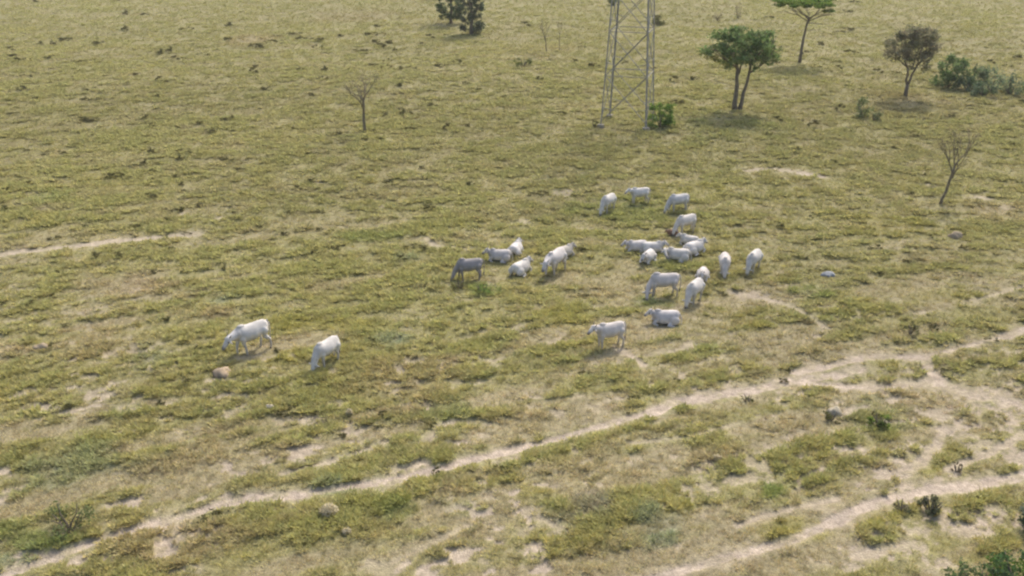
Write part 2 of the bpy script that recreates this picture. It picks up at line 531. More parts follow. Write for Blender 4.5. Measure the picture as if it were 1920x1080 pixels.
# ------------------------------------------------------------------ grass tussocks (nobody could count them)
def build_grass():
    n = 470000
    # denser near the camera, thinner and larger far away
    y = 16.5 * (185 / 16.5) ** RNG.uniform(0, 1, n) ** 1.0
    x = RNG.uniform(-1, 1, n) * (y * .62 + 5.0)
    c, d, t = ground_fields(x, y)
    d = np.maximum(d, dirt_mask(x, y + .16) * .55)      # the near lip of each trail is grazed and trodden short
    keep = RNG.uniform(0, 1, n) < np.clip((.56 + .26 * sstep(40, 80, y) + .44 * t) * (1 - 2.6 * d), 0, 1)
    x, y, c, d, t = x[keep], y[keep], c[keep], d[keep], t[keep]
    n = len(x)
    z = height(x, y, d, t)
    k = 7
    size = (.062 + .058 * t) * RNG.uniform(.5, 1.5, n) ** 1.2 * (1 + np.clip((y - 15) / 60, 0, 1.1))
    wid = .15 * size * (1.1 + np.clip((y - 15) / 60, 0, .8))
    tint = RNG.uniform(.87, 1.16, n)[:, None] * np.stack([RNG.uniform(.93, 1.10, n), np.ones(n), RNG.uniform(.75, 1.1, n)], 1)
    pale = RNG.uniform(0, 1, n) < .10 * (1 - t)
    tint = 1 + (tint - 1) * (1 - .65 * np.clip((y - 15) / 50, 0, 1))[:, None]
    cc = c * tint * (1.58 + .20 * (1 - sstep(40, 80, y)))[:, None]
    cc[pale] = cc[pale] * .4 + np.array((.42, .36, .22)) * .6
    ang0 = RNG.uniform(0, 2 * np.pi, n)
    Vs, Cs = [], []
    for b in range(k):
        an = ang0 + 2 * np.pi * b / k + RNG.uniform(-.5, .5, n)
        ln = size * RNG.uniform(.7, 1.3, n)
        tilt = RNG.uniform(.75, 1.40, n) + .12 * sstep(50, 110, y)           # from the vertical
        dx, dy = np.cos(an), np.sin(an)
        ox, oy = x + dx * size * .18, y + dy * size * .18
        hx, hy = -dy * wid, dx * wid
        zb = z - .02
        p0 = np.stack([ox - hx, oy - hy, zb], 1)
        p1 = np.stack([ox + hx, oy + hy, zb], 1)
        p2 = np.stack([ox + dx * ln * np.sin(tilt), oy + dy * ln * np.sin(tilt), z + ln * np.cos(tilt)], 1)
        Vs.append(np.stack([p0, p1, p2], 1))
        Cs.append(np.repeat(cc[:, None, :], 3, 1))
    V = np.concatenate(Vs, 0).reshape(-1, 3)
    C = np.concatenate(Cs, 0).reshape(-1, 3)
    F = np.arange(len(V)).reshape(-1, 3)
    print('grass tufts', n, 'tris', len(F))
    o = link('grass', mesh_np('grass', V, F, C), M_GRASS)
    tag(o, 'short dry olive pasture grass in uneven tussocks', 'grass', kind='stuff')
build_grass()

# ------------------------------------------------------------------ transmission tower
def bar(name, a, b, w, parent, m=M_STEEL, w2=None):
    """an L-shaped angle bar from a to b"""
    a, b = Vector(a), Vector(b)
    t = (b - a).normalized()
    s = t.cross(Vector((0, 0, 1)))
    if s.length < .05:
        s = t.cross(Vector((0, 1, 0)))
    s.normalize()
    r = t.cross(s).normalized()
    th = w * .18
    prof = [(0, 0), (w, 0), (w, th), (th, th), (th, w), (0, w)]
    V = [tuple(p + s * (u - w / 3) + r * (v - w / 3)) for p in (a, b) for u, v in prof]
    F = [(i, (i + 1) % 6, 6 + (i + 1) % 6, 6 + i) for i in range(6)]
    F += [(3, 2, 1, 0), (5, 4, 3, 0), (6, 7, 8, 9), (6, 9, 10, 11)]
    me = bpy.data.meshes.new(name)
    me.from_pydata(V, [], F)
    me.update()
    return link(name, me, m, parent)

def build_tower():
    fl, fr = G(1126, 239), G(1211, 244)
    ex = Vector((fr.x - fl.x, fr.y - fl.y, 0))
    side = ex.length
    ex.normalize()
    ey = Vector((-ex.y, ex.x, 0))
    cen = (fl + fr) / 2 + ey * side / 2
    cen.z = min(fl.z, fr.z) - .05
    t = thing('transmission_tower', 'grey steel lattice power tower with four tapering legs, green bush at its foot', 'tower', cen,
              math.atan2(ex.y, ex.x))
    hb, ht, wt = side / 2, 25.0, .75
    def corner(k, z):
        sx, sy = ((-1, -1), (1, -1), (1, 1), (-1, 1))[k]
        h = hb + (wt - hb) * z / ht
        return Vector((sx * h, sy * h, z))
    for k in range(4):
        leg = bar('leg', corner(k, .15), corner(k, ht), .105, t)
        p = corner(k, 0)
        bm = bmesh.new()
        bmesh.ops.create_cone(bm, cap_ends=True, segments=10, radius1=.34, radius2=.27, depth=.5)
        me = bpy.data.meshes.new('footing')
        bm.to_mesh(me)
        bm.free()
        link('footing', me, M_CONC, t, p + Vector((0, 0, .05)))
    lev = [.6, 4.2, 7.6, 10.7, 13.5, 16.0, 18.3, 20.4, 22.4, 24.2]
    for i, (z0, z1) in enumerate(zip(lev[:-1], lev[1:])):
        for k in range(4):
            k2 = (k + 1) % 4
            a0, a1, b0, b1 = corner(k, z0), corner(k2, z0), corner(k, z1), corner(k2, z1)
            w = .052 if i < 4 else .055
            bar('diagonal_brace', a0, b1, w, t)
            n = (a1 - a0).cross(b0 - a0).normalized() * .03
            bar('diagonal_brace', a1 + n, b0 + n, w, t)
            bar('cross_bar', b0, b1, w, t)
            if i < 4:       # redundant struts from the crossing out to the legs
                x = (a0 + b1 + a1 + b0) / 4
                zm = x.z
                bar('strut', (a0 * .75 + b1 * .25), corner(k, z0 + (z1 - z0) * .30), .045, t)
                bar('strut', (a1 * .75 + b0 * .25), corner(k2, z0 + (z1 - z0) * .30), .045, t)
    for z, L in ((17.2, 3.6), (20.9, 3.2), (24.2, 2.8)):
        h = hb + (wt - hb) * z / ht
        for s in (-1, 1):
            tip = Vector((s * (h + L), 0, z + .1))
            for sy in (-1, 1):
                bar('cross_arm', (s * h, sy * h, z), tip, .07, t)
                bar('cross_arm', (s * h, sy * h, z + 1.0), tip, .06, t)
build_tower()

# ------------------------------------------------------------------ trees
def limb_path(a, b, n=5, wob=.08):
    a, b = Vector(a), Vector(b)
    L = (b - a).length
    out = []
    for i in range(n + 1):
        f = i / n
        p = a.lerp(b, f)
        if 0 < i < n:
            p += Vector((random.uniform(-1, 1), random.uniform(-1, 1), random.uniform(-.5, .5))) * L * wob
        out.append(p)
    return out

def branch(tubes, tips, p, d, L, r, depth, spread=.55, up=.15, shrink=.68, kids=(2, 3)):
    q = p + d * L
    pts = limb_path(p, q, 4, .05)
    tubes.append((pts, [r * (1 - .42 * i / 4) for i in range(5)]))
    if depth == 0:
        tips.append(q)
        return
    for k in range(random.randint(*kids)):
        nd = (d + Vector((random.gauss(0, spread), random.gauss(0, spread), random.gauss(up, spread * .6)))).normalized()
        st = pts[4] if k else pts[3]
        branch(tubes, tips, st, nd, L * shrink * random.uniform(.8, 1.2), r * .56, depth - 1, spread, up, shrink, kids)

def crown_cloud(blobs, per, colours, shell=.55):
    """leaf centres in overlapping clumps: blobs of (centre, radii)"""
    P, C = [], []
    for (cx, cy, cz), (rx, ry, rz) in blobs:
        n = int(per * rx * ry * rz ** .5)
        v = RNG.normal(size=(n, 3))
        v /= np.linalg.norm(v, axis=1)[:, None]
        rad = (shell + (1 - shell) * RNG.uniform(0, 1, n)) * RNG.uniform(.75, 1.06, n)
        P.append(np.array((cx, cy, cz)) + v * rad[:, None] * np.array((rx, ry, rz)))
        base = np.array(colours[RNG.integers(len(colours))])
        C.append(base[None, :] * RNG.uniform(.75, 1.25, (n, 1)) * RNG.uniform(.9, 1.1, (n, 3)))
    return np.concatenate(P), np.concatenate(C)

def tree_thing(name, label, cat, at, tubes, leaf=None, wood=M_BARK, group=None, n=7):
    t = thing(name, label, cat, at, 0, group)
    link('trunk', tubes_mesh('trunk', tubes, n), wood, t)
    if leaf:
        P, C, size = leaf[:3]
        link('crown', leaves_mesh('crown', P, size, C, *leaf[3:]), M_LEAF, t)
    return t

# --- round green tree with two trunks, in the middle of the far pasture
def green_tree():
    random.seed(21)
    at = G(1382, 206)
    tubes, tips = [], []
    tubes.append((limb_path((-.18, 0, -.2), (-.28, .05, 3.6), 5, .02), [.30, .21, .19, .17, .15, .13]))
    tubes.append((limb_path((.20, .1, -.2), (.85, .2, 3.9), 5, .02), [.26, .17, .15, .13, .11, .10]))
    for p, d in (((-.28, .05, 3.5), (-.9, .2, .7)), ((-.28, .05, 3.5), (-.15, .7, 1)), ((-.28, .05, 3.4), (-.5, -.6, .9)),
                 ((.85, .2, 3.8), (.9, .1, .8)), ((.85, .2, 3.8), (.3, -.7, .9)), ((.8, .2, 3.6), (.35, .7, 1)), ((-.2, 0, 3.0), (.25, 0, 1)),
                 ((.7, .2, 3.1), (1.1, -.1, .8))):
        branch(tubes, tips, Vector(p), Vector(d).normalized(), 1.45, .09, 2, .4, .1)
    blobs = []
    for _ in range(165):
        v = RNG.normal(size=3)
        v /= np.linalg.norm(v)
        q = RNG.uniform(.45, 1.0)
        x, y, z = .25 + v[0] * q * 3.45, v[1] * q * 2.6, 5.15 + v[2] * q * (1.85 if v[2] > 0 else 1.75)
        if z < 4.5 and abs(x - .5) < 1.6 and RNG.uniform() < .8:
            continue
        r = RNG.uniform(.40, .85)
        blobs.append(((x - .25, y, z), (r, r, r * .6)))
    P, C = crown_cloud(blobs, 215, [(.165, .235, .08), (.14, .21, .075), (.18, .25, .09), (.175, .22, .09)], .1)
    left = (P[:, 0] < -1.6) & (P[:, 2] < 4.8)
    C[left] *= np.array((1.35, 1.0, .7))
    tree_thing('green_tree', 'round green tree on two slim trunks right of the power tower', 'tree', at, tubes, (P, C, .125))
green_tree()

# --- flat-topped tree behind it
def flat_tree():
    random.seed(5)
    at = G(1499, 117)
    tubes, tips = [], []
    tubes.append(([(0, 0, -.2), (.05, 0, 1.2), (.12, 0, 2.6), (.3, 0, 4.0), (.42, 0, 4.8)], [.20, .15, .13, .11, .10]))
    for a in range(9):
        an = a * 2 * math.pi / 9 + random.uniform(-.2, .2)
        z0 = random.uniform(4.3, 4.8)
        branch(tubes, tips, Vector((.4, 0, z0)), Vector((math.cos(an), math.sin(an), .55)).normalized(), 1.25, .06, 2, .35, .0, .8)
    tubes.append((limb_path((.35, 0, 4.2), (2.6, -.2, 4.1), 4, .03), [.05, .04, .03, .025, .02]))
    blobs = []
    for _ in range(62):
        an, rr = RNG.uniform(0, 2 * np.pi), 2.95 * math.sqrt(RNG.uniform(0, 1))
        r = RNG.uniform(.35, .75)
        blobs.append(((-.25 + rr * math.cos(an), rr * math.sin(an) * .9, 6.35 + RNG.uniform(-.25, .3) - .05 * rr), (r, r, .17)))
    for x, y, z in ((2.6, -.4, 5.5), (2.2, .4, 5.4), (2.9, .2, 6.7), (2.4, -.2, 7.0)):
        blobs.append(((x, y, z), (.5, .5, .2)))
    P, C = crown_cloud(blobs, 900, [(.16, .24, .05), (.14, .22, .05), (.19, .25, .055)], .2)
    tree_thing('flat_topped_tree', 'slim tree with a flat bright green umbrella crown at the top edge', 'tree', at, tubes, (P, C, .13, .9))
flat_tree()

# --- grey-brown dry-leaved tree at right
def grey_tree():
    random.seed(8)
    at = G(1697, 180)
    tubes, tips = [], []
    tubes.append(([(0, 0, -.2), (.02, 0, .5), (.05, 0, 1.1)], [.22, .17, .16]))
    tubes.append((limb_path((.03, 0, 1.0), (-.35, 0, 2.9), 4, .05), [.12, .11, .10, .09, .08]))
    tubes.append((limb_path((.07, 0, 1.0), (.75, .1, 3.0), 4, .05), [.12, .11, .10, .09, .08]))
    for p, d in (((-.35, 0, 2.7), (-.8, .2, .7)), ((-.35, 0, 2.8), (-.1, .6, 1)), ((-.35, 0, 2.7), (-.5, -.6, .9)), ((.75, .1, 2.9), (.9, .2, .6)),
                 ((.75, .1, 2.9), (.2, -.6, 1)), ((.75, .1, 2.8), (.3, .6, 1)), ((.2, 0, 2.4), (.2, 0, 1))):
        branch(tubes, tips, Vector(p), Vector(d).normalized(), 1.35, .07, 2, .42, .1)
    blobs = []
    for _ in range(135):
        v = RNG.normal(size=3)
        v /= np.linalg.norm(v)
        q = RNG.uniform(.4, 1.0)
        x, y, z = .25 + v[0] * q * 2.55, v[1] * q * 2.3, 4.5 + v[2] * q * 2.25
        if z < 3.3 and x < .6 and RNG.uniform() < .7:
            continue
        r = RNG.uniform(.38, .78)
        blobs.append(((x + .12 * (4.5 - z), y, z), (r, r, r * .7)))
    P, C = crown_cloud(blobs, 230, [(.21, .20, .115), (.225, .21, .13), (.195, .19, .10), (.24, .225, .145)], .1)
    P[:, 0] -= .1
    tree_thing('grey_brown_tree', 'forked tree with dusty grey-brown foliage beside the green thicket', 'tree', at, tubes, (P, C, .11))
grey_tree()

# --- the two dark trees at the top edge
def edge_tree(px, py, h, w, label, seed, cols, skirt):
    random.seed(seed)
    at = G(px, py)
    tubes, tips = [], []
    tubes.append((limb_path((0, 0, -.2), (.1, 0, h * .55), 4, .02), [.26, .22, .18, .15, .12]))
    for a in range(7):
        an = a * 2 * math.pi / 7
        branch(tubes, tips, Vector((.05, 0, h * random.uniform(.25, .5))), Vector((math.cos(an), math.sin(an), .9)).normalized(), h * .2, .07, 2, .4, .1)
    blobs = []
    for _ in range(95):
        z = RNG.uniform(skirt, h)
        f = (z - skirt) / (h - skirt)
        prof = w * (.55 + .45 * math.sin(math.pi * min(1, f * .6 + .15)))
        an, rr = RNG.uniform(0, 2 * np.pi), prof * math.sqrt(RNG.uniform(.1, 1)) * .8
        r = RNG.uniform(.35, .75)
        blobs.append(((rr * math.cos(an), rr * math.sin(an), z), (r, r, r * .75)))
    P, C = crown_cloud(blobs, 330, [tuple(1.5 * q for q in c) for c in cols], .1)
    tree_thing('dark_leafy_tree', label, 'tree', at, tubes, (P, C, .13))
edge_tree(846, 44, 7.5, 2.5, 'dark green tree with a wide crown leaving the top edge, left of its paler neighbour', 31, [(.05, .075, .03), (.06, .085, .035), (.075, .10, .05)], .7)
edge_tree(884, 64, 7.0, 2.1, 'narrow grey-green tree cut by the top edge, nearer of a close pair', 32, [(.075, .09, .055), (.06, .07, .035), (.10, .12, .075)], .3)

# --- bare trees
def bare_tree(px, py, h, label, seed, lean=0., forks=4, r=.1, spread=.45, depth=4, split=.5, wood=M_DEADWOOD):
    random.seed(seed)
    at = G(px, py)
    tubes, tips = [], []
    top = Vector((lean, 0, h * split))
    tubes.append((limb_path((0, 0, -.2), top, 5, .015), [r * 1.25, r, r * .92, r * .85, r * .8, r * .72]))
    for k in range(forks):
        an = k * 2 * math.pi / forks + random.uniform(-.4, .4)
        d = Vector((math.cos(an) * spread + lean * .12, math.sin(an) * spread, 1)).normalized()
        branch(tubes, tips, top - Vector((0, 0, h * .05 * k)), d, h * .19, r * .55, depth - 1, spread * .7, .1, .74)
    t = tree_thing('bare_tree', label, 'tree', at, tubes, None, wood, 'leafless trees in the pasture', 5)
    # dead leaf scraps and twig ends
    pts = np.array([tuple(q) for q in tips])
    P = np.repeat(pts, 5, 0) + RNG.normal(0, .14, (len(pts) * 5, 3))
    C = np.array((.20, .165, .10))[None, :] * RNG.uniform(.7, 1.3, (len(P), 1))
    link('crown', leaves_mesh('crown', P, .05, C), M_LEAF, t)
    return t
bare_tree(684, 247, 5.0, 'small leafless tree with a straight stem, alone in the left half', 12, .05, 5, .13, .75, 4, .52)
bare_tree(1763, 383, 4.7, 'leafless forked tree leaning right beside a bare sandy patch', 14, .42, 4, .10, .5, 4, .5)
bare_tree(1025, 98, 4.4, 'thin pale leafless sapling between the dark trees and the tower', 15, -.2, 3, .07, .45, 3, .4)
bare_tree(1049, 95, 3.4, 'thinnest leafless sapling, just right of the other pale one', 16, .0, 2, .04, .25, 3, .55)

# ------------------------------------------------------------------ shrubs
def shrub_mesh_parts(w, h, cols, n_blob, per=260, leaf=.09, upright=0.):
    blobs = []
    for _ in range(n_blob):
        an, q = RNG.uniform(0, 2 * np.pi), math.sqrt(RNG.uniform(0, 1))
        z = h * RNG.uniform(.10, 1.0) * (1 - .35 * q)
        r = RNG.uniform(.12, .26) * min(w, h * 1.4)
        blobs.append(((q * w * .42 * math.cos(an), q * w * .42 * math.sin(an), z), (r, r, r * (.7 + upright))))
    return crown_cloud(blobs, per, cols, .25)

def shrub(name, px, py, w, h, label, cols, n_blob=14, leaf=.09, per=300, cat='shrub', upright=0., group=None, seed=1):
    per *= 2.0 if w > 1.65 else 5.0
    cols = [tuple(1.55 * q for q in c) for c in cols]
    random.seed(seed)
    at = G(px, py)
    t = thing(name, label, cat, at, 0, group)
    tubes = []
    for k in range(6):
        an = k * 1.05 + random.uniform(-.3, .3)
        tubes.append((limb_path((0, 0, -.1), (math.cos(an) * w * .3, math.sin(an) * w * .3, h * random.uniform(.5, .85)), 3, .06),
                      [.035 * w ** .5, .028 * w ** .5, .02, .012]))
    link('stem', tubes_mesh('stem', tubes, 5), M_BARK, t)
    P, C = shrub_mesh_parts(w, h, cols, n_blob, per, leaf, upright)
    P[:, 2] = np.maximum(P[:, 2], .02)
    link('foliage', leaves_mesh('foliage', P, leaf, C), M_LEAF, t)
    return t
GRN = [(.075, .115, .03), (.065, .10, .028), (.10, .14, .04)]
DRK = [(.070, .075, .025), (.06, .06, .022), (.085, .085, .03)]
BLU = [(.095, .125, .07), (.12, .15, .09), (.07, .10, .045)]
shrub('shrub', 1237, 238, 2.1, 2.5, 'bright green bush at the foot of the right tower leg', [(.095, .155, .03), (.075, .13, .025), (.12, .18, .04)], 26, .10, seed=2)
shrub('shrub', 1114, 239, .7, .7, 'small dark clump at the foot of the left tower leg', DRK, 8, .06, 500, seed=3)
shrub('shrub', 1233, 46, 2.2, 1.9, 'dark olive bush at the top edge just right of the tower', DRK, 14, .10, seed=4)
shrub('shrub', 981, 124, 2.4, 1.2, 'low olive bush left of the tower', [(.10, .115, .035), (.085, .10, .03)], 12, .09, seed=5)
THK = [(.105, .15, .055), (.08, .12, .045), (.13, .17, .07)]
shrub('shrub', 1778, 163, 3.2, 3.3, 'tallest dark green bush at the left end of the thicket, touching the grey-brown tree', THK, 26, .12, 150, upright=.2, seed=6)
shrub('shrub', 1815, 170, 3.0, 2.6, 'green bush in the middle of the thicket right of the grey-brown tree', THK + BLU, 22, .12, 130, upright=.4, seed=7)
shrub('shrub', 1842, 180, 2.6, 1.5, 'low pale bush along the front of the thicket', BLU, 16, .11, 190, upright=.3, seed=26)
shrub('shrub', 1858, 172, 3.0, 2.4, 'pale bluish green bush in the right half of the thicket', [(.14, .175, .10), (.12, .15, .08)], 16, .11, 120, upright=.7, seed=8)
shrub('shrub', 1892, 178, 2.4, 2.0, 'small straggly bush ending the thicket at right', BLU, 11, .10, 160, upright=.9, seed=9)
shrub('shrub', 1616, 220, 2.0, 1.7, 'pale green upright bush on the open grass left of the grey-brown tree', [(.13, .155, .07), (.10, .125, .05)], 12, .09, 240, upright=.5, seed=10)
shrub('shrub', 1640, 226, 1.2, .9, 'faint low pale bush beside a taller upright pale bush', [(.15, .16, .08), (.13, .145, .07)], 8, .08, 240, upright=.3, seed=20)
shrub('shrub', 1383, 35, 1.5, 2.4, 'thin upright dry shrub at the top, left of the flat-topped tree', [(.16, .145, .08), (.14, .125, .07)], 8, .08, 120, upright=.9, seed=21)
shrub('shrub', 1345, 40, 2.0, 1.6, 'sparse brown bush at the top, above the round green tree', [(.16, .14, .08), (.14, .12, .07)], 7, .08, 120, upright=.5, seed=22)
shrub('shrub', 1150, 10, 2.4, 1.7, 'green bush at the top edge against the left tower leg', [(.11, .13, .05), (.09, .11, .04)], 12, .10, seed=23)
shrub('shrub', 130, 996, 1.5, .95, 'dark ragged bush on the grass near the bottom left corner', [(.065, .075, .032), (.10, .12, .05), (.11, .11, .05)], 10, .05, 260, upright=.6, seed=11)
shrub('shrub', 1648, 800, .85, .55, 'bright green leafy plant right of centre below the braided trail', [(.10, .14, .03), (.12, .16, .035), (.08, .10, .03)], 14, .05, 800, seed=12)
shrub('shrub', 1707, 627, .62, .62, 'small pointed dark plant standing alone above the braided trail', [(.08, .085, .04), (.10, .10, .045)], 9, .05, 700, upright=.5, seed=13)
shrub('shrub', 1745, 960, .95, .55, 'grey-green bush growing out of the eroded sand at bottom right', [(.09, .095, .055), (.06, .062, .035)], 14, .05, 700, seed=14)
shrub('shrub', 1690, 958, .6, .4, 'smaller grey-green bush left of its neighbour in the eroded sand', [(.10, .105, .06), (.07, .07, .04)], 8, .045, 700, seed=15)
shrub('shrub', 1938, 985, 1.3, 1.1, 'bluish bush cut by the right edge above the bottom corner', [(.10, .125, .085), (.13, .15, .11), (.07, .09, .05)], 18, .06, 600, seed=16)
shrub('shrub', 1915, 1108, 2.4, 1.0, 'dense deep green bush filling the bottom right corner', [(.06, .10, .035), (.08, .125, .03), (.05, .08, .035)], 60, .06, 600, seed=17)
shrub('shrub', 1828, 1112, 1.8, .75, 'low green bush at the bottom edge left of the corner bush', [(.065, .095, .04), (.085, .115, .05)], 44, .055, 600, seed=18)
shrub('shrub', 1795, 885, .45, .35, 'small dry dark plant on the sand above the bottom right trail', [(.12, .10, .055), (.09, .075, .04)], 6, .04, 700, seed=19)
shrub('shrub', 903, 548, .9, .5, 'low bright green clump in the grass in front of the dark grey cow', [(.12, .17, .045), (.10, .145, .04)], 10, .05, 500, seed=27)
shrub('shrub', 862, 540, .8, .4, 'dull olive clump hiding the feet of the dark grey cow', [(.12, .115, .05), (.10, .10, .042)], 9, .05, 500, seed=28)
shrub('shrub', 1400, 752, .6, .3, 'low dark weed on the lower side of the braided trail', DRK, 7, .045, 700, seed=24)
shrub('shrub', 1556, 788, .7, .45, 'dark weed in front of a pale dry tussock', DRK, 9, .045, 700, seed=25)

# ------------------------------------------------------------------ weeds dotted over the pasture
WEEDS = [(68,3),(220,2),(235,28),(275,29),(123,78),(22,96),(75,85),(100,85),(185,86),(300,102),(318,97),(330,113),(382,104),(430,50),(350,56),(428,77),
 (470,88),(475,135),(50,145),(40,168),(66,187),(168,190),(192,189),(257,141),(297,152),(310,155),(293,183),(24,215),(175,228),(160,229),(232,220),(272,222),
 (375,232),(425,225),(435,222),(395,249),(288,238),(28,113),(52,113),(88,110),(148,118),(234,57),(160,170),(395,176),(487,90),(507,80),(521,69),(570,75),
 (597,77),(597,92),(608,133),(566,132),(553,67),(638,68),(706,50),(693,67),(714,67),(704,80),(715,88),(727,90),(740,96),(678,98),(792,85),(807,73),(823,125),
 (857,118),(723,128),(726,115),(700,124),(752,130),(772,130),(748,162),(876,157),(895,170),(810,172),(585,180),(500,169),(608,150),(640,254),(700,247),(722,220),
 (755,215),(767,215),(728,200),(765,245),(837,243),(877,238),(900,247),(930,225),(944,184),(712,262),(815,200),(553,242),(480,137),(987,50),(1092,90),(1080,115),
 (1112,125),(1172,121),(1050,215),(1010,150),(1263,153),(1275,195),(1440,35),(1590,25),(1605,5),(1540,85),(1573,62),(1592,57),(1597,100),(1510,103),(1570,118),
 (1573,130),(1645,138),(1680,138),(1455,118),(1575,210),(1525,238),(1682,222),(1737,225),(1500,228),(1440,255),(1458,228),(1272,193),(1300,150),(1857,120),
 (1890,126),(1908,110),(1785,220),(1918,195),(1718,257),(1900,272),(50,283),(85,292),(118,290),(270,307),(283,285),(290,322),(330,332),(337,300),(345,288),
 (37,340),(57,347),(10,358),(125,332),(205,334),(215,332),(222,330),(292,342),(340,347),(350,360),(432,302),(450,320),(10,392),(193,403),(315,397),(335,398),
 (255,427),(440,400),(350,440),(110,447),(94,450),(160,427),(285,372),(375,387),(322,468),(345,513),(180,482),(420,505),(105,512),(290,510),(225,482),(490,279),
 (580,290),(728,345),(880,348),(792,315),(940,300),(540,400),(485,427),(560,357),(805,392),(768,467),(795,467),(585,340),(495,492),(632,470),(590,475),(535,440),
 (600,432),(755,487),(1677,349),(1708,366),(1800,443),(1745,446),(1635,468),(1648,466),(1700,493),(1805,467),(1510,487),(1525,508),(1650,513),(1565,306),(1733,330),
 (1464,427),(1520,410),(1890,282),(1675,278),(1495,282),(1095,556),(1355,555),(1150,415),(1085,470),(1003,368),(1015,365),(125,612),(57,572),(8,573),(100,560),
 (310,603),(95,652),(125,763),(300,760),(590,782),(545,775),(530,780),(935,880),(818,890),(405,965),(380,975),(1480,700),(1470,717),(1770,695),(1640,780),(1860,640),
 (1750,620),(1195,580),(1000,553),(715,780),(1190,750),(1260,715),(800,800),(640,820),(250,780),(350,720),(370,655),(520,660),(700,640),(1100,700)]
def build_weeds():
    protos = []
    for k in range(6):
        P, C = shrub_mesh_parts(1.0, [.62, .75, .55, .95, .65, .8][k], [(.108, .102, .042), (.09, .086, .036), (.125, .117, .05)], 7, 1700, upright=.1)
        P[:, 2] = np.maximum(P[:, 2] * .8, .02)
        P[:, 0] *= (1.3, 1.0, 1.7, .8, 1.4, 1.1)[k]
        me = leaves_mesh('weed', P, .075, C, .35, .5)
        me.materials.append(M_LEAF)
        protos.append(me)
    rg = random.Random(3)
    for i, (px, py) in enumerate(WEEDS):
        me = protos[rg.randrange(6)]
        o = bpy.data.objects.new('weed', me)
        COL.objects.link(o)
        o.location = G(px, py)
        s = rg.uniform(10, 20) / scale_at(py)
        s = max(.32, min(1.1, s * .95))
        o.scale = (s * rg.uniform(1.1, 1.8), s * rg.uniform(.8, 1.2), s * rg.uniform(.8, 1.2))
        o.rotation_euler = (0, 0, rg.uniform(-.5, .5) + (math.pi if rg.random() < .5 else 0))
        tag(o, 'low dark olive weed dotted over the dry pasture grass', 'weed', 'low weeds scattered over the pasture')
build_weeds()

# ------------------------------------------------------------------ mounds and rocks
def lump(name, px, py, r, label, cat, m, seed, n=3, amp=.55):
    bm = bmesh.new()
    bmesh.ops.create_icosphere(bm, subdivisions=n, radius=1)
    rg = np.random.default_rng(seed)
    off = rg.uniform(0, 50, 2)
    for v in bm.verts:
        c = v.co
        k = 1 + amp * (float(fbm(np.array([c.x * 1.6 + off[0] + c.z]), np.array([c.y * 1.6 + off[1] - c.z]), 3, seed)[0]) - .5) * 2
        v.co = Vector((c.x * r[0], c.y * r[1], c.z * r[2])) * k
        if v.co.z < -.12:
            v.co.z = -.12
    me = bpy.data.meshes.new(name)
    bm.to_mesh(me)
    bm.free()
    me.polygons.foreach_set('use_smooth', np.ones(len(me.polygons), bool))
    at = G(px, py)
    return tag(link(name, me, m, None, at), label, cat)
lump('termite_mound', 418, 700, (.42, .36, .17), 'reddish brown earth mound below the leftmost white cow', 'mound', M_EARTH, 3)
lump('earth_mound', 1789, 446, (.36, .30, .34), 'tan earth mound with a dark side on the right of the pasture', 'mound', M_TANEARTH, 4)
lump('rock', 1552, 517, (.32, .24, .20), 'blue-grey rock right of the herd', 'rock', M_ROCK, 5)
lump('rock', 1566, 776, (.26, .2, .26), 'pale rounded lump behind a dark weed below the braided trail', 'rock', M_PALE, 6)
lump('rock', 75, 652, (.26, .2, .18), 'pale lump in the grass at the left', 'rock', M_TANEARTH, 7)
lump('rock', 505, 680+84, (.15, .12, .12), 'small pale stone below the left pair of cows', 'rock', M_PALE, 8)

# pale dry tussock near the bottom, shaped like a crescent
def tussock(px, py, w, label, seed, colour=(.60, .53, .36), nb=420, ln=.34):
    rg = np.random.default_rng(seed)
    v = rg.normal(size=(nb, 3))
    v[:, 2] = np.abs(v[:, 2])
    v /= np.linalg.norm(v, axis=1)[:, None]
    P = v * rg.uniform(.5, 1, (nb, 1)) * np.array((w * .5, w * .42, ln * .8)) + np.array((0, 0, .04))
    C = np.array(colour)[None, :] * rg.uniform(.8, 1.15, (nb, 1))
    o = link('dry_tussock', leaves_mesh('dry_tussock', P, .06, C, 1.4, .3), M_GRASS, None, G(px, py))
    return tag(o, label, 'grass tuft')
tussock(617, 962, .62, 'large pale straw tussock below the main trail, left of centre', 2)
tussock(650, 660+340, .3, 'small pale straw tussock below a much larger one', 3, nb=120, ln=.2)
tussock(655, 776, .3, 'pale yellow tuft below the second cow from the left', 4, nb=120, ln=.2)
tussock(1345, 862, .3, 'pale yellow tuft between the two trails right of centre', 5, nb=120, ln=.22)

# ------------------------------------------------------------------ cattle
def ellipsoid(bm, c, r, rot=None):
    res = bmesh.ops.create_icosphere(bm, subdivisions=3, radius=1)
    M = Matrix.Translation(c) @ (rot.to_4x4() if rot else Matrix.Identity(4)) @ Matrix.Diagonal((*r, 1))
    bmesh.ops.transform(bm, matrix=M, verts=res['verts'])

def loft(bm, st, n=18):
    """trunk rings: (x, z, half width, half height)"""
    rings = []
    for x, z, w, h in st:
        ring = []
        for k in range(n):
            a = 2 * math.pi * k / n
            y, q = math.cos(a), math.sin(a)
            ring.append(bm.verts.new((x, w * y * (1 - .18 * max(q, 0)), z + h * q)))
        rings.append(ring)
    for a, b in zip(rings[:-1], rings[1:]):
        for k in range(n):
            bm.faces.new((a[k], a[(k + 1) % n], b[(k + 1) % n], b[k]))
    bm.faces.new(list(reversed(rings[0])))
    bm.faces.new(rings[-1])

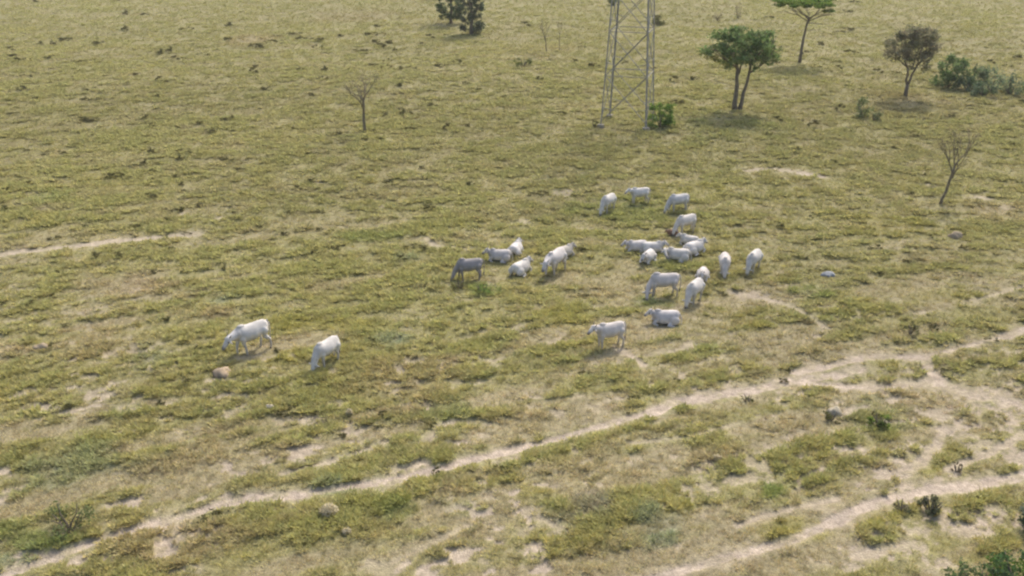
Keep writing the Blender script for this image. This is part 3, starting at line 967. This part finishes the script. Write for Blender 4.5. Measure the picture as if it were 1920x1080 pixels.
def add_tube(bm, pts, rad, n=10):
    V, F = [], []
    # finer steps so the limbs bend smoothly
    P, Rr = [], []
    for i in range(len(pts) - 1):
        for f in (0, .5):
            P.append(Vector(pts[i]).lerp(Vector(pts[i + 1]), f))
            Rr.append(rad[i] + (rad[i + 1] - rad[i]) * f)
    P.append(Vector(pts[-1]))
    Rr.append(rad[-1])
    tube_geo(P, Rr, n, V, F)
    vs = [bm.verts.new(v) for v in V]
    for f in F:
        bm.faces.new([vs[i] for i in f])
    for q, r in ((pts[0], rad[0]), (pts[-1], rad[-1])):
        ellipsoid(bm, q, (r, r, r))

def cow_body(name, pose):
    bm = bmesh.new()
    lie = pose.startswith('lie')
    dz = -.60 if lie else 0.
    kw = 1.14 if lie else 1.0
    loft(bm, [(-.86, 1.12 + dz, .08, .10), (-.82, 1.11 + dz, .17, .18), (-.70, 1.09 + dz, .25 * kw, .27), (-.48, 1.05 + dz, .29 * kw, .32),
              (-.10, .985 + dz, .335 * kw, .365), (.22, .98 + dz, .32 * kw, .37), (.48, 1.01 + dz, .27 * kw, .36), (.66, 1.04 + dz, .20, .29),
              (.76, 1.05 + dz, .12, .18)])
    ellipsoid(bm, (-.62, 0, 1.20 + dz), (.24, .20, .16))
    ellipsoid(bm, (.44, 0, 1.36 + dz), (.20, .09, .075))                       # hump
    yaw = 0.
    if pose == 'stand':
        nk = [(.60, 0, 1.12), (.82, 0, 1.20), (.94, 0, 1.25)]
        hd = [(.94, 0, 1.25), (1.11, 0, 1.12), (1.27, 0, .97)]
    elif pose == 'walk':
        nk = [(.60, 0, 1.08), (.92, .03, 1.02), (1.12, .05, .98)]
        hd = [(1.12, .05, .98), (1.28, .06, .82), (1.42, .06, .64)]
    elif pose == 'graze':
        nk = [(.60, 0, 1.00), (.84, 0, .74), (.96, 0, .52)]
        hd = [(.96, 0, .52), (1.06, 0, .31), (1.13, 0, .11)]
    elif pose == 'graze_turned':
        nk = [(.58, 0, 1.00), (.86, .12, .70), (.97, .25, .48)]
        hd = [(.97, .25, .48), (1.02, .40, .28), (1.03, .52, .10)]
    elif pose == 'lie':
        nk = [(.58, 0, .50), (.76, 0, .62), (.88, 0, .70)]
        hd = [(.88, 0, .70), (1.04, 0, .59), (1.20, 0, .46)]
    else:                                                                        # lie_turned
        nk = [(.58, 0, .50), (.84, .12, .66), (.88, .32, .70)]
        hd = [(.88, .32, .70), (.78, .50, .55), (.66, .66, .40)]
    add_tube(bm, nk, [.225, .170, .140])
    add_tube(bm, hd, [.130, .105, .076])
    # dewlap
    a, b = Vector(nk[0]), Vector(nk[1])
    for f in (.1, .35, .6):
        p = a.lerp(b, f)
        ellipsoid(bm, (p.x - .02, p.y, p.z - .19 + .06 * f), (.13, .035, .12))
    # ears
    poll = Vector(hd[0])
    fwd = (Vector(hd[2]) - poll).normalized()
    sd = fwd.cross(Vector((0, 0, 1)))
    if sd.length < .2:
        sd = Vector((0, 1, 0))
    sd.normalize()
    for s in (-1, 1):
        p = poll + fwd * .02 + sd * s * .19 - Vector((0, 0, .05))
        rot = Matrix((sd * s, fwd, sd.cross(fwd) * s)).transposed()
        ellipsoid(bm, p, (.13, .045, .035), rot)
    if lie:
        for s in (-1, 1):
            ellipsoid(bm, (-.50, s * .27, .30), (.36, .15, .25))
            add_tube(bm, [(-.28, s * .36, .16), (-.12, s * .42, .09), (-.52, s * .46, .07)], [.10, .065, .05])
            add_tube(bm, [(.46, s * .22, .34), (.74, s * .26, .12), (.46, s * .32, .06)], [.12, .07, .05])
    else:
        off = {'stand': (.00, .00, .05, -.05), 'walk': (.16, -.14, .18, -.16), 'graze': (.12, -.08, -.06, .10), 'graze_turned': (-.06, .12, .12, -.06)}[pose]
        for j, s in enumerate((-1, 1)):
            o = off[j]
            add_tube(bm, [(.50, s * .16, .86), (.52 + o * .4, s * .155, .60), (.52 + o * .8, s * .15, .44), (.50 + o, s * .15, .12), (.53 + o, s * .15, .03)],
                     [.135, .085, .062, .046, .055])
            o = off[2 + j]
            add_tube(bm, [(-.58, s * .17, .98), (-.54 + o * .3, s * .175, .68), (-.72 + o * .7, s * .16, .46), (-.70 + o, s * .15, .14), (-.66 + o, s * .15, .03)],
                     [.19, .125, .068, .046, .055])
    for v in bm.verts:
        v.co.x *= KX
        v.co.y *= KY
        if not lie:
            v.co.z *= KZ
    me0 = bpy.data.meshes.new('tmp')
    bm.to_mesh(me0)
    bm.free()
    ob = bpy.data.objects.new('tmp', me0)
    COL.objects.link(ob)
    rm = ob.modifiers.new('r', 'REMESH')
    rm.mode = 'VOXEL'
    rm.voxel_size = .026
    sm = ob.modifiers.new('s', 'SMOOTH')
    sm.factor = .5
    sm.iterations = 4
    bpy.context.view_layer.update()
    dg = bpy.context.evaluated_depsgraph_get()
    me = bpy.data.meshes.new_from_object(ob.evaluated_get(dg))
    bpy.data.objects.remove(ob)
    me.name = name
    me.materials.clear()
    me.polygons.foreach_set('use_smooth', np.ones(len(me.polygons), bool))
    sc = Vector((KX, KY, 1 if lie else KZ))
    hd = [Vector(p) * sc for p in hd]
    poll = hd[0]
    n = len(me.vertices)
    co = np.empty(n * 3, np.float32)
    me.vertices.foreach_get('co', co)
    co = co.reshape(n, 3)
    col = np.tile(np.array((.585, .548, .500), np.float32), (n, 1))
    # greyer hump, neck and dewlap; dark muzzle, eye patches and hooves
    g = np.exp(-(((co - np.array((.55, 0, 1.25 + dz))) / np.array((.25, .3, .30))) ** 2).sum(1))
    col *= (1 - .26 * g)[:, None]
    tip = np.array(hd[2])
    k = sstep(.16, .10, np.linalg.norm(co - tip, axis=1))
    mz = sstep(-.16, -.04, -np.linalg.norm(co - tip, axis=1))
    col += (np.array((.13, .12, .12)) - col) * mz[:, None]
    eye = np.array(hd[0]) * .55 + np.array(hd[1]) * .45
    for s in (-1, 1):
        p = eye + np.array(sd) * s * .10
        e = sstep(-.06, -.03, -np.linalg.norm(co - p, axis=1))
        col += (np.array((.10, .09, .09)) - col) * e[:, None]
    if not lie:
        hf = sstep(-.09, -.06, -co[:, 2])
        col += (np.array((.12, .11, .10)) - col) * hf[:, None]
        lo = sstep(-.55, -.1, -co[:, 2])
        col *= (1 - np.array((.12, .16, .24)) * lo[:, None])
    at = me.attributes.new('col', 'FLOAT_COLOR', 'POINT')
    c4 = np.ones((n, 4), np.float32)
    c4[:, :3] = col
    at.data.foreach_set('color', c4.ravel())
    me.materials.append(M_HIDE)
    # horns, tail
    horns = []
    for s in (-1, 1):
        p = poll + sd * s * .09 + Vector((0, 0, .07)) - fwd * .02
        upv = (sd * s * .6 - fwd * .5 + Vector((0, 0, .5))).normalized()
        horns.append(tubes_mesh('horn', [([p, p + upv * .08, p + upv * .16 + Vector((0, 0, .03))], [.028, .02, .006])], 6))
    if lie:
        tl = [(-.74, 0, .60), (-.84, .05, .35), (-.87, .12, .10), (-.78, .2, .04)]
    else:
        tl = [(-.73, 0, 1.22), (-.82, .0, 1.05), (-.82, .02, .75), (-.80, .03, .48)]
    tail = tubes_mesh('tail', [(tl, [.035, .028, .022, .02])], 6)
    e = Vector(tl[-1])
    tuft = tubes_mesh('tail_tuft', [([Vector(tl[-2]).lerp(e, .9), e + Vector((0.01, .01, -.06 if not lie else .01)), e + Vector((.02, .03, -.17 if not lie else 0))], [.02, .045, .015])], 6)
    for h in horns + [tuft]:
        h.materials.append(M_HORN)
    ta = tail.attributes.new('col', 'FLOAT_COLOR', 'POINT')
    ta.data.foreach_set('color', np.tile(np.array((.55, .52, .48, 1), np.float32), (len(tail.vertices), 1)).ravel())
    tail.materials.append(M_HIDE)
    return me, horns, tail, tuft

KX, KY, KZ = .86, 1.10, .94
POSES = {}
def cow(pose, px, py, head_deg, s, label, colour=(1, 1, 1), group='white cattle grazing and resting in the pasture', name='cow', cat='cow'):
    loc = G(px, py)
    zs = float(height(loc.x, loc.y)[0])
    if pose.startswith('lie'):
        zs -= .02
    else:
        zs -= .07
    loc.z = zs
    s *= .90
    rgba = (*colour, 1)
    if pose not in POSES:
        me, horns, tail, tuft = cow_body('cow_body', pose)
        t = thing(name, label, cat, loc, R(head_deg), group, s)
        bo = link('body', me, None, t)
        for h in horns:
            link('horn', h, None, t)
        to = link('tail', tail, None, t)
        link('tail_tuft', tuft, None, t)
        bo.color = rgba
        to.color = rgba
        POSES[pose] = t
        return t
    t = dup(POSES[pose], loc, R(head_deg), s, label, group, rgba)
    t.name = name
    t['category'] = cat
    return t

cow('walk', 474, 658, 222, 1.16, 'white cow standing with lowered head at far left, leftmost of the herd')
cow('graze', 614, 683, 238, 1.0, 'white cow grazing towards the camera, second from the left', (1.02, 1.02, 1.02))
cow('graze', 880, 524, 190, 1.02, 'grey cow with a dark back grazing at the left end of the middle group', (.47, .46, .49))
cow('lie', 936, 488, 176, .92, 'pale grey cow lying side-on just right behind the dark grey cow', (.9, .88, .89))
cow('lie', 967, 475, 72, .92, 'white cow lying with its back to the camera, farthest of the resting trio', (1.03, 1.03, 1.05))
cow('lie', 977, 512, 52, .98, 'white cow lying rump to the camera in front of the resting trio', (1.03, 1.03, 1.03))
cow('walk', 1040, 512, 236, 1.12, 'white cow with a grey face standing towards the camera, right end of the middle group', (1.02, 1.0, 1.02))
cow('lie', 1058, 481, 40, .9, 'pale cow lying half hidden behind the grey-faced cow', (.85, .82, .76))
cow('graze', 1139, 397, 234, .98, 'white cow grazing at the far left of the top row of three')
cow('stand', 1198, 380, 192, .93, 'white cow with raised head side-on, middle of the top row of three')
cow('graze', 1270, 397, 200, 1.0, 'bluish white cow grazing at the right of the top row of three', (.90, .92, .96))
cow('graze', 1284, 436, 210, .98, 'white cow grazing in front of the top row, a brown calf at its head', (1, .98, .96))
cow('lie', 1291, 458, 150, .80, 'small white cow lying behind the right resting pair', (1, .98, .94))
cow('lie', 1302, 473, 35, .95, 'white cow lying with raised head pointing away right', (1.02, 1.02, 1.03))
cow('lie_turned', 1269, 487, 168, .95, 'white cow lying side-on in front of the right resting pair', (1.02, 1.0, .97))
cow('lie', 1192, 470, 190, .88, 'white cow lying at the left end of the right resting cluster', (1, .97, .98))
cow('lie', 1224, 473, 6, .9, 'white cow lying behind the nearest one of the left resting cluster, facing right', (1, 1, 1))
cow('lie', 1214, 490, 240, .85, 'white cow lying towards the camera, nearest of the left resting cluster', (1.03, 1.03, 1.03))
cow('graze', 1357, 512, 260, .9, 'white cow with a grey face grazing head-on, left of the pair at right', (1, .97, .97))
cow('graze', 1411, 507, 236, .95, 'white cow grazing at the far right end of the herd')
cow('lie', 1317, 523, 255, .78, 'small white calf lying head-on behind the narrow grazing cow', (1, .97, .98), name='calf', cat='calf')
cow('graze_turned', 1243, 555, 182, 1.08, 'large grey-white cow side-on with its head low at the front of the herd', (.90, .87, .88))
cow('graze', 1300, 566, 236, .98, 'white cow seen narrow and head-down beside the large grey-white cow')
cow('lie', 1246, 606, 178, .95, 'white cow lying side-on in front of the herd', (.97, .95, .98))
cow('stand', 1142, 649, 200, 1.0, 'white cow walking left with its head level, nearest of the right half', (.95, .92, .92))
cow('lie', 1260, 440, 200, .5, 'small reddish brown calf lying at the head of a white cow', (.50, .30, .20), None, 'calf', 'calf')
bpy.context.view_layer.update()

# ------------------------------------------------------------------ thin haze over the pasture
def build_haze():
    bm = bmesh.new()
    bmesh.ops.create_cube(bm, size=1)
    bmesh.ops.transform(bm, matrix=Matrix.Translation((0, 2000, 12.5)) @ Matrix.Diagonal((20000, 12000, 33, 1)), verts=bm.verts)
    me = bpy.data.meshes.new('haze')
    bm.to_mesh(me)
    bm.free()
    m = bpy.data.materials.new('thin_haze')
    m.use_nodes = True
    nt = m.node_tree
    nt.nodes.remove(nt.nodes['Principled BSDF'])
    v = nt.nodes.new('ShaderNodeVolumePrincipled')
    v.inputs['Color'].default_value = (.95, .93, .86, 1)
    v.inputs['Density'].default_value = .0003
    nt.links.new(v.outputs['Volume'], nt.nodes['Material Output'].inputs['Volume'])
    o = link('haze', me, m)
    tag(o, kind='stuff')
build_haze()
